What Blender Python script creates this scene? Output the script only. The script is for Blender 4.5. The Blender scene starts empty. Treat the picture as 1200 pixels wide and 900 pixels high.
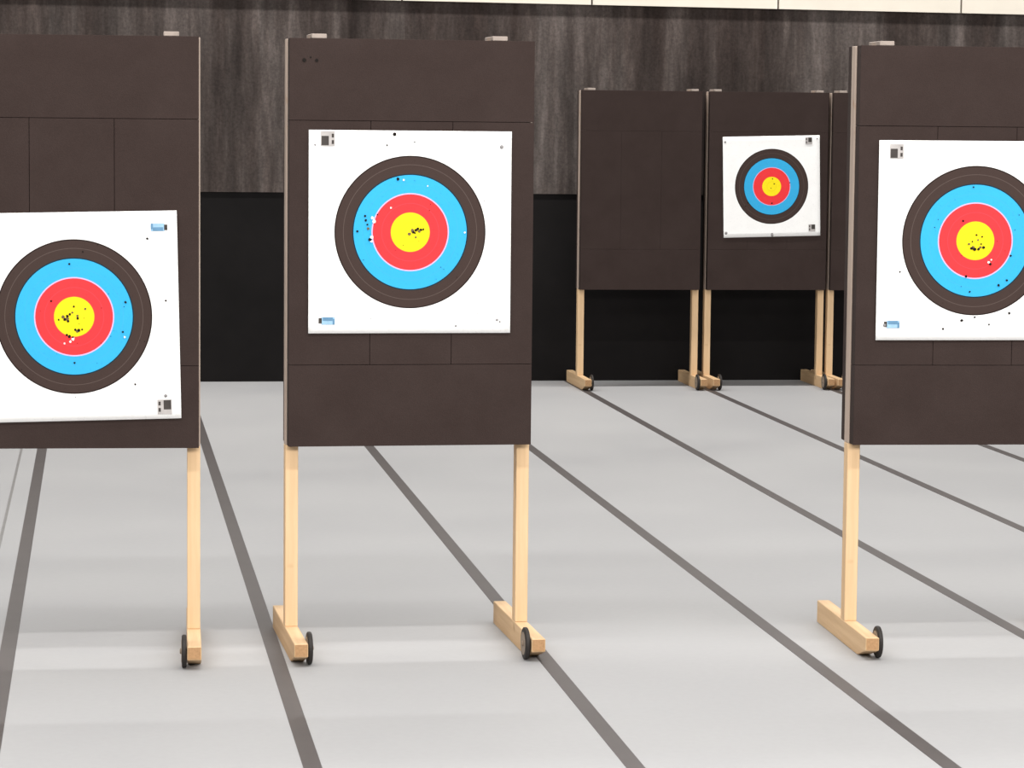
import bpy, bmesh, math, random
from mathutils import Vector, Matrix

scene = bpy.context.scene
COL = scene.collection
random.seed(7)

# ------------------------------------------------------------------ camera
CAM_H = 1.68
F_PX = 3387.36                      # focal length in pixels of the 1200 px wide frame
YAW, PITCH, ROLL = (math.radians(a) for a in (8.1693, 5.1586, 0.5542))
fwd = Vector((math.sin(YAW) * math.cos(PITCH), math.cos(YAW) * math.cos(PITCH), -math.sin(PITCH)))
rgt = Vector((math.cos(YAW), -math.sin(YAW), 0))
up = rgt.cross(fwd)
r2 = math.cos(ROLL) * rgt + math.sin(ROLL) * up
u2 = -math.sin(ROLL) * rgt + math.cos(ROLL) * up
cam_data = bpy.data.cameras.new('camera')
cam_data.sensor_width = 36.0
cam_data.lens = F_PX / 1200 * 36.0
cam_data.clip_end = 200
cam = bpy.data.objects.new('camera', cam_data)
M4 = Matrix((r2, u2, -fwd)).transposed().to_4x4()
M4.translation = Vector((0, 0, CAM_H))
cam.matrix_world = M4
COL.objects.link(cam)
scene.camera = cam

# ------------------------------------------------------------------ light
world = bpy.data.worlds.new('world')
scene.world = world
world.use_nodes = True
wbg = world.node_tree.nodes['Background']
wbg.inputs[0].default_value = (1.0, 0.985, 0.97, 1)
wbg.inputs[1].default_value = 0.12

def area(name, loc, target, sx, sy, power, color=(1, 0.98, 0.95)):
    d = bpy.data.lights.new(name, 'AREA')
    d.shape = 'RECTANGLE'; d.size = sx; d.size_y = sy
    d.energy = power; d.color = color
    o = bpy.data.objects.new(name, d)
    o.location = loc
    o.rotation_euler = (Vector(target) - Vector(loc)).to_track_quat('-Z', 'Y').to_euler()
    COL.objects.link(o)
    return o

# rows of ceiling lamps across the hall, rearmost added to brighten the back floor
LAMP_Z = 5.2
for ly, power in ((6.0, 540), (7.9, 190), (11.8, 390), (17.4, 610)):
    area('ceiling_lamp_row', (2.0, ly, LAMP_Z), (2.0, ly, 0), 14, 0.25, power)
area('front_fill_light', (2.0, 0.5, 3.6), (2.0, 9.0, 1.2), 14, 1.2, 900)  # unseen fill, added to light the upright faces of the stands from the front

scene.view_settings.view_transform = 'Standard'
scene.view_settings.look = 'None'
scene.view_settings.exposure = 0.0
scene.view_settings.gamma = 1.0
scene.view_settings.use_curve_mapping = False

# ------------------------------------------------------------------ materials
def lin(r, g, b):
    def c(v):
        v /= 255.0
        return v / 12.92 if v <= 0.04045 else ((v + 0.055) / 1.055) ** 2.4
    return (c(r), c(g), c(b), 1)

class Mat:
    """tiny node helper"""
    def __init__(s, name, rough=0.7, spec=0.3):
        s.m = bpy.data.materials.new(name); s.m.use_nodes = True
        s.nt = s.m.node_tree; s.b = s.nt.nodes['Principled BSDF']
        s.b.inputs['Roughness'].default_value = rough
        s.b.inputs['Specular IOR Level'].default_value = spec
    def n(s, t, **kw):
        n = s.nt.nodes.new(t)
        for k, v in kw.items(): setattr(n, k, v)
        return n
    def l(s, a, b): s.nt.links.new(a, b)
    def coords(s, scale=(1, 1, 1), kind='Object'):
        tc = s.n('ShaderNodeTexCoord'); mp = s.n('ShaderNodeMapping')
        mp.inputs['Scale'].default_value = scale
        s.l(tc.outputs[kind], mp.inputs['Vector']); return mp.outputs['Vector']
    def noise(s, vec, scale, detail=4, rough=0.6):
        n = s.n('ShaderNodeTexNoise'); n.inputs['Scale'].default_value = scale
        n.inputs['Detail'].default_value = detail; n.inputs['Roughness'].default_value = rough
        s.l(vec, n.inputs['Vector']); return n.outputs['Fac']
    def ramp(s, fac, stops, interp='LINEAR'):
        r = s.n('ShaderNodeValToRGB'); cr = r.color_ramp; cr.interpolation = interp
        while len(cr.elements) < len(stops): cr.elements.new(0.5)
        for e, (p, c) in zip(cr.elements, stops): e.position = p; e.color = c
        s.l(fac, r.inputs['Fac']); return r.outputs['Color']
    def mix(s, fac, a, b, blend='MIX'):
        m = s.n('ShaderNodeMix', data_type='RGBA', blend_type=blend)
        for sock, v in ((m.inputs['Factor'], fac), (m.inputs['A'], a), (m.inputs['B'], b)):
            if hasattr(v, 'is_linked'): s.l(v, sock)
            else: sock.default_value = v
        return m.outputs['Result']
    def bump(s, h, strength=0.2, dist=0.002):
        b = s.n('ShaderNodeBump'); b.inputs['Strength'].default_value = strength
        b.inputs['Distance'].default_value = dist
        s.l(h, b.inputs['Height']); s.l(b.outputs['Normal'], s.b.inputs['Normal'])
    def col(s, v):
        if hasattr(v, 'is_linked'): s.l(v, s.b.inputs['Base Color'])
        else: s.b.inputs['Base Color'].default_value = v

def g(v, a=1): return (v, v, v, a)

def foam_mat():
    m = Mat('dark_foam', 0.85, 0.2)
    v = m.coords()
    a = m.noise(v, 6, 5, 0.6); f = m.noise(v, 260, 2, 0.7)
    c = m.ramp(a, [(0.3, (0.0310, 0.0190, 0.0163, 1)), (0.7, (0.0386, 0.0249, 0.0218, 1))])
    c = m.mix(0.35, c, m.ramp(f, [(0.3, g(0.5)), (0.7, g(1.0))]), 'MULTIPLY')
    m.col(c); m.bump(f, 0.35, 0.002); return m.m

def wood_mat(name, dark, light, axis):
    m = Mat(name, 0.6, 0.3)
    sc = {'z': (40, 40, 2.0), 'y': (40, 2.0, 40), 'x': (2.0, 40, 40)}[axis]
    v = m.coords(sc)
    a = m.noise(v, 1.0, 4, 0.6)
    c = m.ramp(a, [(0.3, dark), (0.7, light)])
    kv = m.coords((9, 9, 9)); k = m.noise(kv, 1.0, 1, 0.4)
    c = m.mix(m.ramp(k, [(0.74, g(0)), (0.80, g(0.7))]), c, (0.30, 0.16, 0.07, 1))
    m.col(c); m.bump(a, 0.15, 0.001); return m.m

def plain(name, c, rough=0.6, spec=0.3, vary=0.12, scale=30):
    m = Mat(name, rough, spec)
    f = m.noise(m.coords(), scale, 3)
    lo = tuple(x * (1 - vary) for x in c[:3]) + (1,); hi = tuple(min(1, x * (1 + vary)) for x in c[:3]) + (1,)
    m.col(m.ramp(f, [(0.3, lo), (0.7, hi)])); m.bump(f, 0.1, 0.001); return m.m

def face_mat():
    m = Mat('printed_target_paper', 0.75, 0.15)
    tc = m.n('ShaderNodeTexCoord'); sp = m.n('ShaderNodeSeparateXYZ'); m.l(tc.outputs['Object'], sp.inputs[0])
    cb = m.n('ShaderNodeCombineXYZ'); m.l(sp.outputs['X'], cb.inputs['X']); m.l(sp.outputs['Z'], cb.inputs['Y'])
    ln = m.n('ShaderNodeVectorMath', operation='LENGTH'); m.l(cb.outputs[0], ln.inputs[0])
    dv = m.n('ShaderNodeMath', operation='DIVIDE'); m.l(ln.outputs['Value'], dv.inputs[0]); dv.inputs[1].default_value = 0.5
    Y = (0.86, 0.70, 0.012, 1); Rd = (0.76, 0.038, 0.044, 1); B = (0.034, 0.37, 0.68, 1); K = (0.046, 0.029, 0.025, 1)
    W = (0.87, 0.865, 0.855, 1)
    def r(x): return x / 0.5
    stops = [(0, Y), (r(.0292), (0.72, 0.56, 0.01, 1)), (r(.0303), Y),
             (r(.0592), (0.75, 0.35, 0.02, 1)), (r(.0606), Rd),
             (r(.0895), (0.70, 0.05, 0.065, 1)), (r(.0905), Rd),
             (r(.1188), (0.60, 0.40, 0.64, 1)), (r(.1222), B),
             (r(.1494), (0.045, 0.36, 0.66, 1)), (r(.1506), B),
             (r(.1780), (0.008, 0.026, 0.038, 1)), (r(.1830), K),
             (r(.2092), (0.085, 0.062, 0.055, 1)), (r(.2110), K),
             (r(.2362), (0.016, 0.009, 0.008, 1)), (r(.2402), W),
             (r(.2696), (0.80, 0.79, 0.78, 1)), (r(.2702), W),
             (r(.2996), (0.80, 0.79, 0.78, 1)), (r(.3002), W)]
    c = m.ramp(dv.outputs[0], stops, 'CONSTANT')
    v = m.coords(); f = m.noise(v, 18, 4); f2 = m.noise(v, 130, 2)
    c = m.mix(0.5, c, m.ramp(f, [(0.25, g(0.93)), (0.6, g(1.0))]), 'MULTIPLY')
    c = m.mix(0.4, c, m.ramp(f2, [(0.27, g(0.75)), (0.40, g(1.0))]), 'MULTIPLY')
    m.col(c); m.bump(f, 0.1, 0.004); return m.m

def floor_mat():
    m = Mat('grey_sports_floor', 0.6, 0.12)
    v = m.coords()
    a = m.noise(v, 0.9, 4, 0.55); f = m.noise(v, 40, 3, 0.6)
    c = m.ramp(a, [(0.3, (0.330, 0.329, 0.336, 1)), (0.7, (0.362, 0.360, 0.363, 1))])
    c = m.mix(0.3, c, m.ramp(f, [(0.3, g(0.90)), (0.7, g(1.0))]), 'MULTIPLY')
    m.col(c)
    m.l(m.ramp(a, [(0.3, g(0.5)), (0.7, g(0.62))]), m.b.inputs['Roughness'])
    m.bump(f, 0.05, 0.0006); return m.m

def upper_wall_mat():
    m = Mat('streaked_grey_wall', 0.9, 0.15)
    v = m.coords((3.2, 1, 0.22)); a = m.noise(v, 1.3, 5, 0.62)
    v2 = m.coords((17, 1, 3.6)); b = m.noise(v2, 1.0, 5, 0.7)
    v3 = m.coords((5, 1, 0.45)); d = m.noise(v3, 1.0, 3, 0.6)
    f = m.noise(m.coords(), 60, 3, 0.7)
    big = m.noise(m.coords((1.1, 1, 0.35)), 1.0, 2, 0.5)
    c = m.ramp(a, [(0.34, (0.034, 0.025, 0.022, 1)), (0.50, (0.054, 0.043, 0.039, 1)), (0.66, (0.098, 0.084, 0.078, 1))])
    c = m.mix(0.8, c, m.ramp(b, [(0.32, g(0.62)), (0.52, g(0.95)), (0.70, g(1.5))]), 'MULTIPLY')
    c = m.mix(0.75, c, m.ramp(d, [(0.32, g(0.60)), (0.68, g(1.45))]), 'MULTIPLY')
    c = m.mix(0.6, c, m.ramp(f, [(0.30, g(0.6)), (0.70, g(1.35))]), 'MULTIPLY')
    c = m.mix(0.8, c, m.ramp(big, [(0.35, (0.75, 0.71, 0.70, 1)), (0.65, (1.18, 1.18, 1.18, 1))]), 'MULTIPLY')
    m.col(c); m.bump(b, 0.4, 0.01); return m.m

FOAM = foam_mat()
WOOD_V = wood_mat('pine_upright', (0.61, 0.41, 0.23, 1), (0.71, 0.50, 0.30, 1), 'z')
WOOD_H = wood_mat('pine_foot', (0.54, 0.35, 0.19, 1), (0.67, 0.47, 0.275, 1), 'y')
CLIP = plain('pale_wood_batten', (0.29, 0.24, 0.21, 1))
POST = wood_mat('grey_beige_post', (0.36, 0.285, 0.235, 1), (0.45, 0.36, 0.30, 1), 'z')
ENDGRAIN = plain('pine_end_grain', (0.40, 0.235, 0.12, 1), 0.8, 0.1, 0.15, 120)
RUBBER = plain('black_rubber', (0.022, 0.018, 0.016, 1), 0.6, 0.3)
HUB = plain('wheel_hub_steel', (0.26, 0.20, 0.15, 1), 0.5, 0.4)
FACE = face_mat()
HOLE = plain('hole_black', (0.012, 0.010, 0.009, 1), 0.9, 0.1)
HOLE_BROWN = plain('torn_paper_edge', (0.14, 0.10, 0.05, 1), 0.9, 0.1)
CHIP = plain('bare_paper', (0.80, 0.78, 0.77, 1), 0.8, 0.1)
PRINT_DARK = plain('print_dark_grey', (0.055, 0.048, 0.045, 1), 0.8, 0.1)
PRINT_GREY = plain('print_light_grey', (0.40, 0.375, 0.365, 1), 0.8, 0.1)
PRINT_BLUE = plain('print_blue', (0.12, 0.24, 0.37, 1), 0.8, 0.1)
PRINT_PALE = plain('print_pale_blue', (0.30, 0.48, 0.64, 1), 0.8, 0.1)
PIN = plain('grey_pin', (0.22, 0.21, 0.21, 1), 0.5, 0.4)
FLOOR = floor_mat()
LINE = plain('dark_grey_line_tape', (0.068, 0.059, 0.058, 1), 0.5, 0.3, 0.06, 8)
LINE_PALE = plain('pale_grey_line', (0.19, 0.186, 0.183, 1), 0.5, 0.3, 0.08, 8)
BLACK = plain('black_wall_paint', (0.0060, 0.0050, 0.0050, 1), 0.8, 0.15, 0.25, 3)
GREYWALL = upper_wall_mat()
CREAM = plain('cream_panel', (0.66, 0.61, 0.53, 1), 0.7, 0.2, 0.04, 3)

# ------------------------------------------------------------------ mesh helpers
def obj(name, bm, mat, parent=None, smooth=False):
    me = bpy.data.meshes.new(name); bm.normal_update(); bm.to_mesh(me); bm.free()
    me.materials.append(mat)
    if smooth:
        for p in me.polygons: p.use_smooth = True
    o = bpy.data.objects.new(name, me); COL.objects.link(o)
    if parent: o.parent = parent
    return o

def box(bm, x0, x1, y0, y1, z0, z1, bevel=0.0, seg=2):
    r = bmesh.ops.create_cube(bm, size=1.0)
    vs = r['verts']
    for v in vs:
        v.co = Vector((x0 if v.co.x < 0 else x1, y0 if v.co.y < 0 else y1, z0 if v.co.z < 0 else z1))
    if bevel:
        es = list({e for v in vs for e in v.link_edges})
        bmesh.ops.bevel(bm, geom=es, offset=bevel, segments=seg, affect='EDGES', profile=0.6)
    return bm

def boxo(name, dims, mat, parent=None, bevel=0.0, seg=2):
    return obj(name, box(bmesh.new(), *dims, bevel=bevel, seg=seg), mat, parent)

def prism_x(name, prof, x0, x1, mat, parent, bevel=0.0):
    """profile in (y, z) extruded along x"""
    bm = bmesh.new()
    a = [bm.verts.new((x0, y, z)) for y, z in prof]; b = [bm.verts.new((x1, y, z)) for y, z in prof]
    bm.faces.new(a); bm.faces.new(list(reversed(b)))
    n = len(prof)
    for i in range(n): bm.faces.new((a[i], b[i], b[(i + 1) % n], a[(i + 1) % n]))
    bmesh.ops.recalc_face_normals(bm, faces=bm.faces)
    if bevel: bmesh.ops.bevel(bm, geom=list(bm.edges), offset=bevel, segments=1, affect='EDGES')
    return obj(name, bm, mat, parent)

def lathe_x(name, prof, cy, cz, mat, parent, seg=32):
    """profile of (x, radius) turned around an axis parallel to x"""
    bm = bmesh.new(); rings = []
    for x, r in prof:
        rings.append([bm.verts.new((x, cy + r * math.cos(2 * math.pi * i / seg), cz + r * math.sin(2 * math.pi * i / seg))) for i in range(seg)])
    for a, b in zip(rings, rings[1:]):
        for i in range(seg): bm.faces.new((a[i], a[(i + 1) % seg], b[(i + 1) % seg], b[i]))
    bm.faces.new(rings[0]); bm.faces.new(list(reversed(rings[-1])))
    bmesh.ops.recalc_face_normals(bm, faces=bm.faces)
    return obj(name, bm, mat, parent)

def empty(name, loc, rz=0.0):
    o = bpy.data.objects.new(name, None); COL.objects.link(o)
    o.location = loc; o.rotation_euler = (0, 0, rz); o.empty_display_size = 0.1
    return o

def tag(o, label, cat, group=None):
    o['label'] = label; o['category'] = cat
    if group: o['group'] = group
    return o

def struct(o): o['kind'] = 'structure'; return o

# ------------------------------------------------------------------ the hall
WALL_Y = 18.65
floor = struct(boxo('floor', (-16, 24, -6, WALL_Y + 0.3, -0.2, 0.0), FLOOR))
LINES = [-1.125, -0.2874, 0.5494, 1.3901, 2.2210, 3.0423, 3.8444, 4.6499, 5.46, 6.27]
for x in LINES:
    boxo('lane_line', (x - 0.0245, x + 0.0245, -5.5, WALL_Y - 0.01, -0.001, 0.0012), LINE, floor)
boxo('thin_lane_line', (-0.397, -0.385, -5.5, WALL_Y - 0.01, -0.001, 0.0010), LINE_PALE, floor)

DADO = 1.222
wall = struct(boxo('wall_back', (-16, 24, WALL_Y, WALL_Y + 0.2, 0.0, DADO), BLACK))
wall['label'] = 'matt black lower half of the back wall'
wall_u = struct(boxo('wall_back_upper', (-16, 24, WALL_Y - 0.012, WALL_Y + 0.2, DADO, 5.6), GREYWALL))
wall_u['label'] = 'grey vertically streaked upper part of the back wall'

# pale panels along the top of the wall, their lower edge running slightly downhill
trim = struct(empty('trim_1', (0, WALL_Y - 0.012, 2.44)))
trim['label'] = 'row of cream panels along the top of the back wall'
PX0, PW = 4.405, 1.235
for k in range(-10, 14):
    xa, xb = PX0 + k * PW + 0.006, PX0 + (k + 1) * PW - 0.006
    bm = bmesh.new()
    def zb(x): return 0.016 - 0.0068 * (x - 1.96)
    lo = [bm.verts.new(p) for p in ((xa, -0.035, zb(xa)), (xb, -0.035, zb(xb)), (xb, -0.001, zb(xb)), (xa, -0.001, zb(xa)))]
    hi = [bm.verts.new((v.co.x, v.co.y, 1.3)) for v in lo]
    bm.faces.new(lo); bm.faces.new(hi)
    for i in range(4): bm.faces.new((lo[i], lo[(i + 1) % 4], hi[(i + 1) % 4], hi[i]))
    bmesh.ops.recalc_face_normals(bm, faces=bm.faces)
    obj('panel', bm, CREAM, trim)

# ------------------------------------------------------------------ target stands
HW = 0.3885          # half width of the foam
LEG_W, LEG_D = 0.041, 0.054
FF, BF = 0.055, 0.064     # thickness of front and back foam
FOOT_H = 0.075

def make_stand(loc, rz, z0, z1, label, clips=(0.085, 0.085), gap=0.0007):
    t = empty('target_stand', loc, math.radians(rz))
    tag(t, label, 'target stand', 'archery target stands')
    yf = -LEG_D / 2
    zt = z1 - (1.94 - 1.684); zb = z0 + (0.9155 - 0.657)
    def piece(x0, x1, a, b):
        boxo('foam_block', (x0 + gap, x1 - gap, yf - FF, yf - 0.0005, a + gap, b - gap), FOAM, t, 0.0008, 1)
    piece(-HW, HW, zt, z1)
    piece(-HW, -0.132, zb, zt); piece(-0.132, 0.128, zb, zt); piece(0.128, HW, zb, zt)
    piece(-HW, HW, z0, zb)
    boxo('back_foam', (-HW, HW, -yf + 0.0005, -yf + BF, z0, z1), FOAM, t, 0.003, 1)
    for s in (-1, 1):
        xo = s * (HW + 0.004); xi = xo - s * LEG_W
        xa, xb = min(xo, xi), max(xo, xi)
        boxo('leg', (xa, xb, yf, -yf, FOOT_H, z0), WOOD_V, t, 0.002, 1)
        boxo('side_post', (xa, xb, yf, -yf, z0, z1 - 0.002), POST, t, 0.002, 1)
        ft = prism_x('foot', [(0.385, 0.0), (0.385, FOOT_H), (yf - 0.315, FOOT_H), (yf - 0.315, 0.034), (yf - 0.195, 0.0)],
                     xa - 0.001, xb + 0.001, WOOD_H, t, 0.002)
        ft.data.materials.append(ENDGRAIN)
        for p in ft.data.polygons:
            if abs(p.normal.y) > 0.95: p.material_index = 1
        # small wheel on the inner side of the foot, near its front end
        wi = xi - s * 0.003; w0 = wi; w1 = wi - s * 0.015
        wy, wz, wr = yf - 0.255, 0.0515, 0.0510
        prof = [(w0, wr - 0.005), (w0 - s * 0.002, wr - 0.001), (w0 - s * 0.005, wr), (w0 - s * 0.010, wr), (w0 - s * 0.013, wr - 0.001), (w1, wr - 0.005)]
        wh = lathe_x('wheel', prof, wy, wz, RUBBER, ft)
        lathe_x('hub', [(w0 + s * 0.0012, wr - 0.015), (w1 - s * 0.0012, wr - 0.015)], wy, wz, HUB, ft)
        lathe_x('axle', [(xi + s * 0.010, 0.009), (w1 - s * 0.004, 0.009), (w1 - s * 0.006, 0.006)], wy, wz, HUB, ft, 12)
        cx = s * (HW - clips[0 if s < 0 else 1])
        boxo('top_batten', (cx - 0.024, cx + 0.024, yf - FF - 0.001, -yf + BF - 0.02, z1 - 0.001, z1 + 0.0135), CLIP, t, 0.002, 1)
    # wooden rail closing the top between the two foams
    boxo('top_rail', (-HW + LEG_W, HW - LEG_W, yf + 0.004, -yf - 0.004, z1 - 0.05, z1 - 0.004), WOOD_H, t)
    boxo('lower_rail', (-HW + LEG_W, HW - LEG_W, yf + 0.004, -yf - 0.004, z0 + 0.01, z0 + 0.055), WOOD_H, t)
    return t

FRONT = -LEG_D / 2 - FF
NEAR = dict(z0=0.657, z1=1.938)
stand_l = make_stand((-0.076, 9.13, 0), -1.5, label='dark foam target stand cut by the left edge, target hung low', **NEAR)
stand_c = make_stand((0.976, 9.15, 0), 1.8, label='dark foam target stand in the middle of the front row, seen whole', clips=(0.093, 0.112), **NEAR)
stand_r = make_stand((2.795, 9.075, 0), -2.0, label='dark foam target stand cut by the right edge of the photo', **NEAR)
FAR = dict(z0=0.627, z1=1.893, gap=0.0002)
stand_b1 = make_stand((3.424, 18.22, 0), 0, label='bare dark foam stand in the back row without a target face', clips=(0.06, 0.05), **FAR)
stand_b2 = make_stand((4.250, 18.22, 0), 0, label='dark foam stand in the back row carrying the small-looking far target', clips=(0.05, 0.06), **FAR)
stand_b3 = make_stand((5.056, 18.20, 0), 0, label='back row foam stand mostly hidden behind the right front stand', clips=(0.06, 0.05), **FAR)

# arrow holes in the foam above the middle target
bm = bmesh.new()
for hx, hz, hr in ((-0.342, 1.869, 0.006), (-0.303, 1.869, 0.005), (-0.322, 1.878, 0.0025)):
    bmesh.ops.create_cone(bm, cap_ends=True, segments=10, radius1=hr, radius2=hr, depth=0.003,
                          matrix=Matrix.Translation((hx, FRONT - 0.0005, hz)) @ Matrix.Rotation(math.pi / 2, 4, 'X'))
h = obj('arrow_hole', bm, HOLE, stand_c); h['kind'] = 'stuff'

# ------------------------------------------------------------------ target faces
def disc(bm, x, z, r, y, seg=9, jitter=0.25, rnd=random):
    vs = [bm.verts.new((x + r * (1 + rnd.uniform(-jitter, jitter)) * math.cos(2 * math.pi * i / seg), y,
                        z + r * (1 + rnd.uniform(-jitter, jitter)) * math.sin(2 * math.pi * i / seg))) for i in range(seg)]
    bm.faces.new(vs)

def make_face(stand, off, z, w, h, rot, label, holes, brown, chips, corners, pins, seed):
    """paper square hung on the front of a stand; local x right, z up, origin at the gold's centre"""
    rnd = random.Random(seed)
    rz = stand.rotation_euler.z
    loc = Vector(stand.location) + Matrix.Rotation(rz, 3, 'Z') @ Vector((off, FRONT - 0.0035, z))
    t = empty('paper_target', loc, 0)
    t.rotation_euler = (0, -math.radians(rot), rz)
    tag(t, label, 'paper target', 'paper archery targets')
    N = 24; bm = bmesh.new(); grid = []
    for k in (0, 1):
        gk = []
        for j in range(N + 1):
            row = []
            for i in range(N + 1):
                u = i / N * 2 - 1; v = j / N * 2 - 1
                wav = 0.0011 * math.sin(3.1 * u + seed) * math.cos(2.3 * v + 2 * seed)
                edge = max(abs(u), abs(v)); curl = 0.0012 * max(0, edge - 0.85) / 0.15
                row.append(bm.verts.new((u * w / 2, -0.0015 + wav - curl + 0.0008 * k, v * h / 2)))
            gk.append(row)
        grid.append(gk)
    for j in range(N):
        for i in range(N):
            a = grid[0]; bm.faces.new((a[j][i], a[j][i + 1], a[j + 1][i + 1], a[j + 1][i]))
            a = grid[1]; bm.faces.new((a[j][i], a[j + 1][i], a[j + 1][i + 1], a[j][i + 1]))
    for i in range(N):
        for (p, q) in (((0, i), (0, i + 1)), ((N, i + 1), (N, i)), ((i + 1, 0), (i, 0)), ((i, N), (i + 1, N))):
            bm.faces.new((grid[0][q[0]][q[1]], grid[0][p[0]][p[1]], grid[1][p[0]][p[1]], grid[1][q[0]][q[1]]))
    obj('paper', bm, FACE, t, True)
    yy = -0.0045
    for nm, pts, mat, d in (('arrow_hole', holes, HOLE, 0), ('hole_edge', brown, HOLE_BROWN, 0.0003), ('paper_tear', chips, CHIP, 0.0001)):
        if not pts: continue
        bm = bmesh.new()
        for x, zz, r in pts: disc(bm, x, zz, r, yy + d - 0.00001 * rnd.random(), rnd=rnd)
        o = obj(nm, bm, mat, t); o['kind'] = 'stuff'
    for (x, zz, kind, flip) in corners:
        q = -1 if flip else 1
        def plate(nm, a0, a1, b0, b1, mat, d=0.0):
            xs = sorted((x + q * a0, x + q * a1)); zs = sorted((zz + q * b0, zz + q * b1))
            return boxo(nm, (xs[0], xs[1], yy - d, yy + 0.0008 - d, zs[0], zs[1]), mat, t)
        if kind == 'dark':
            plate('corner_print', -0.022, 0.022, -0.022, 0.024, PRINT_GREY)
            plate('corner_print', -0.020, 0.003, -0.020, 0.009, PRINT_DARK, 0.0004)
            plate('corner_print', 0.012, 0.019, 0.004, 0.016, PRINT_DARK, 0.0004)
            plate('corner_print', 0.012, 0.019, -0.016, -0.004, PRINT_DARK, 0.0004)
        else:
            plate('corner_print', -0.018, 0.024, -0.012, 0.012, PRINT_PALE)
            plate('corner_print', -0.014, 0.018, 0.000, 0.011, PRINT_BLUE, 0.0004)
            plate('corner_print', -0.027, -0.017, -0.008, 0.009, PRINT_DARK, 0.0006)
            plate('corner_print', 0.017, 0.024, -0.012, 0.006, PRINT_BLUE, 0.0005)
    for x, zz, r in pins:
        bm = bmesh.new()
        bmesh.ops.create_uvsphere(bm, u_segments=12, v_segments=8, radius=r, matrix=Matrix.Translation((x, yy, zz)) @ Matrix.Diagonal((1, 0.45, 1, 1)))
        obj('pin', bm, PIN, t, True)
    return t

def px(cx, cy, s, pts):
    """marks read off the photograph as (x, y, radius) round the gold's centre -> metres on the paper"""
    return [((x - cx) * s, (cy - y) * s, r * s) for x, y, r in pts]

def scatter(seed, n, spread, rmin=0.0008, rmax=0.0022):
    r = random.Random(seed); out = []
    while len(out) < n:
        x, z = r.gauss(0, spread), r.gauss(0, spread)
        if abs(x) < 0.30 and abs(z) < 0.30: out.append((x, z, r.uniform(rmin, rmax)))
    return out

S = 1 / 378.0
# middle target
c_h = px(480.5, 271, S, [(484, 271, 1.6), (487, 268.5, 1.8), (489.5, 267, 1.6), (493, 268, 1.5), (496, 267.5, 1.2), (486, 272, 1.0),
                         (426, 252, 1.5), (427, 257, 1.6), (432, 280, 2.0), (429, 262, 1.2), (417, 270, 1.4), (465, 208, 1.8), (441, 250, 1.0),
                         (461, 155, 2.2), (452, 168, 1.1), (485, 164, 0.9), (536, 383, 1.0)]) + scatter(3, 26, 0.13, 0.0006, 0.0016)
c_b = px(480.5, 271, S, [(479, 273, 2.0), (483, 269, 2.0), (491, 270, 1.6), (487, 277, 1.2), (430, 267, 1.6)])
c_c = px(480.5, 271, S, [(437, 258, 2.2), (435, 254, 1.8), (434.5, 277, 2.0), (434, 282, 1.5), (472, 209, 1.2), (457, 242, 1.2), (546, 271, 1.2), (501, 216, 0.9)])
make_face(stand_c, -0.006, 1.3345, 0.643, 0.637, 0.0, 'white paper target face on the middle front stand', c_h, c_b, c_c,
          [(-0.262, 0.291, 'dark', False), (-0.262, -0.279, 'blue', False)],
          [(0.289, 0.270, 0.006), (0.279, -0.277, 0.004), (0.288, -0.283, 0.003), (-0.302, 0.272, 0.003)], 1)
# left target, hung upside down and a little tilted
l_h = px(88, 371, S, [(80, 370, 1.6), (83, 368, 1.5), (77, 374, 1.6), (81, 376, 1.4), (92, 373, 1.6), (93, 387, 2.0), (89, 386, 1.4), (97, 386, 1.2),
                      (82, 394, 1.8), (79, 392, 1.5), (86, 395, 1.2), (70, 374, 1.2), (88, 359, 1.2), (62, 352, 1.2), (148, 355, 1.4),
                      (87, 425, 1.2), (84, 309, 1.2), (144, 390, 1.2), (175, 281, 1.4), (195, 354, 1.2), (157, 452, 1.2), (2, 291, 1.2), (100, 295, 1.0)]) + scatter(5, 28, 0.14, 0.0006, 0.0016)
l_b = px(88, 371, S, [(75, 371, 2.0), (80, 373, 2.0), (92, 370, 1.4), (91, 388, 1.8), (86, 366, 1.2), (101, 362, 1.4)])
l_c = px(88, 371, S, [(86, 397, 2.0), (83, 400, 1.4), (76, 402, 1.1), (146, 396, 1.2)])
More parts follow.
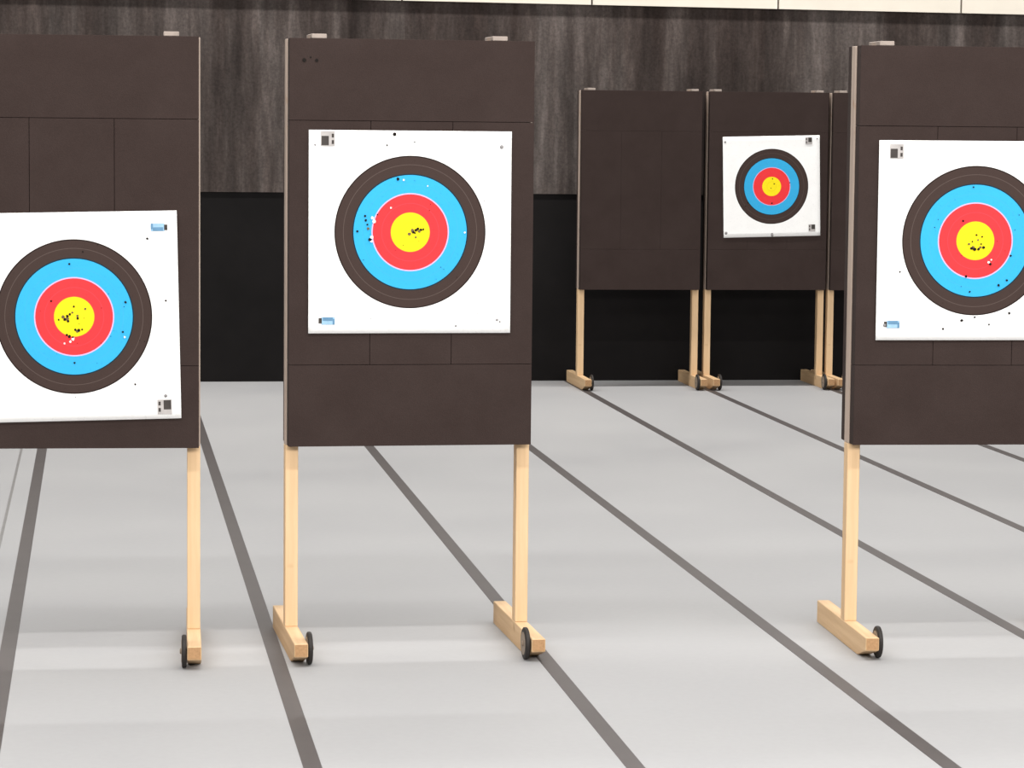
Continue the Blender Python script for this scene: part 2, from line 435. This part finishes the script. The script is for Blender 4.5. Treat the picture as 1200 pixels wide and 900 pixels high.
make_face(stand_l, 0.0035, 1.069, 0.646, 0.648, 1.25, 'white paper target face hung low and tilted on the left stand', l_h, l_b, l_c,
          [(0.266, 0.273, 'blue', True), (0.272, -0.286, 'dark', True)],
          [(0.276, -0.252, 0.005), (-0.29, 0.29, 0.004), (-0.29, -0.29, 0.004)], 2)
# right target
r_h = px(1146, 282, S, [(1141, 291, 1.8), (1145, 292, 2.0), (1150, 292, 1.6), (1156, 290, 1.8), (1153, 286, 1.2), (1147, 275, 1.2), (1142, 283, 1.0),
                        (1154, 277, 1.2), (1130, 258, 1.4), (1165, 310, 1.6), (1135, 325, 1.6), (1176, 336, 1.6), (1140, 344, 1.2), (1190, 300, 1.4),
                        (1131, 379, 1.8), (1147, 375, 1.2), (1108, 389, 1.4), (1053, 320, 1.2), (1190, 370, 1.6), (1165, 384, 1.2), (1142, 217, 1.0), (1186, 330, 1.4)]) + scatter(9, 34, 0.14, 0.0006, 0.0017)
r_b = px(1146, 282, S, [(1143, 290, 2.0), (1152, 290, 1.6), (1138, 286, 1.4), (1149, 281, 1.2)])
r_c = px(1146, 282, S, [(1163, 308, 1.6), (1166, 305, 1.2)])
make_face(stand_r, -0.002, 1.3175, 0.642, 0.640, 0.1, 'white paper target face cut by the right edge of the photo', r_h, r_b, r_c,
          [(-0.264, 0.284, 'dark', False), (-0.268, -0.269, 'blue', False)],
          [(-0.293, -0.272, 0.005), (0.29, 0.28, 0.005), (0.285, -0.28, 0.004)], 3)
# back row target
S2 = 1 / 186.0
b_h = px(904, 218, S2, [(905, 209, 0.7), (907, 215, 0.8), (903, 220, 0.6), (904, 238, 1.0), (875, 237, 0.8), (872, 241, 0.7), (926, 214, 0.7), (904, 275, 1.4)])
make_face(stand_b2, 0.021, 1.2915, 0.634, 0.643, 1.5, 'smaller-looking white paper target face far back beside the bare stand', b_h, [], [],
          [(0.245, 0.288, 'dark', True), (0.262, -0.270, 'dark', True)],
          [(-0.302, 0.288, 0.007), (-0.302, -0.292, 0.009), (0.0, -0.312, 0.009), (0.300, 0.300, 0.005)], 4)
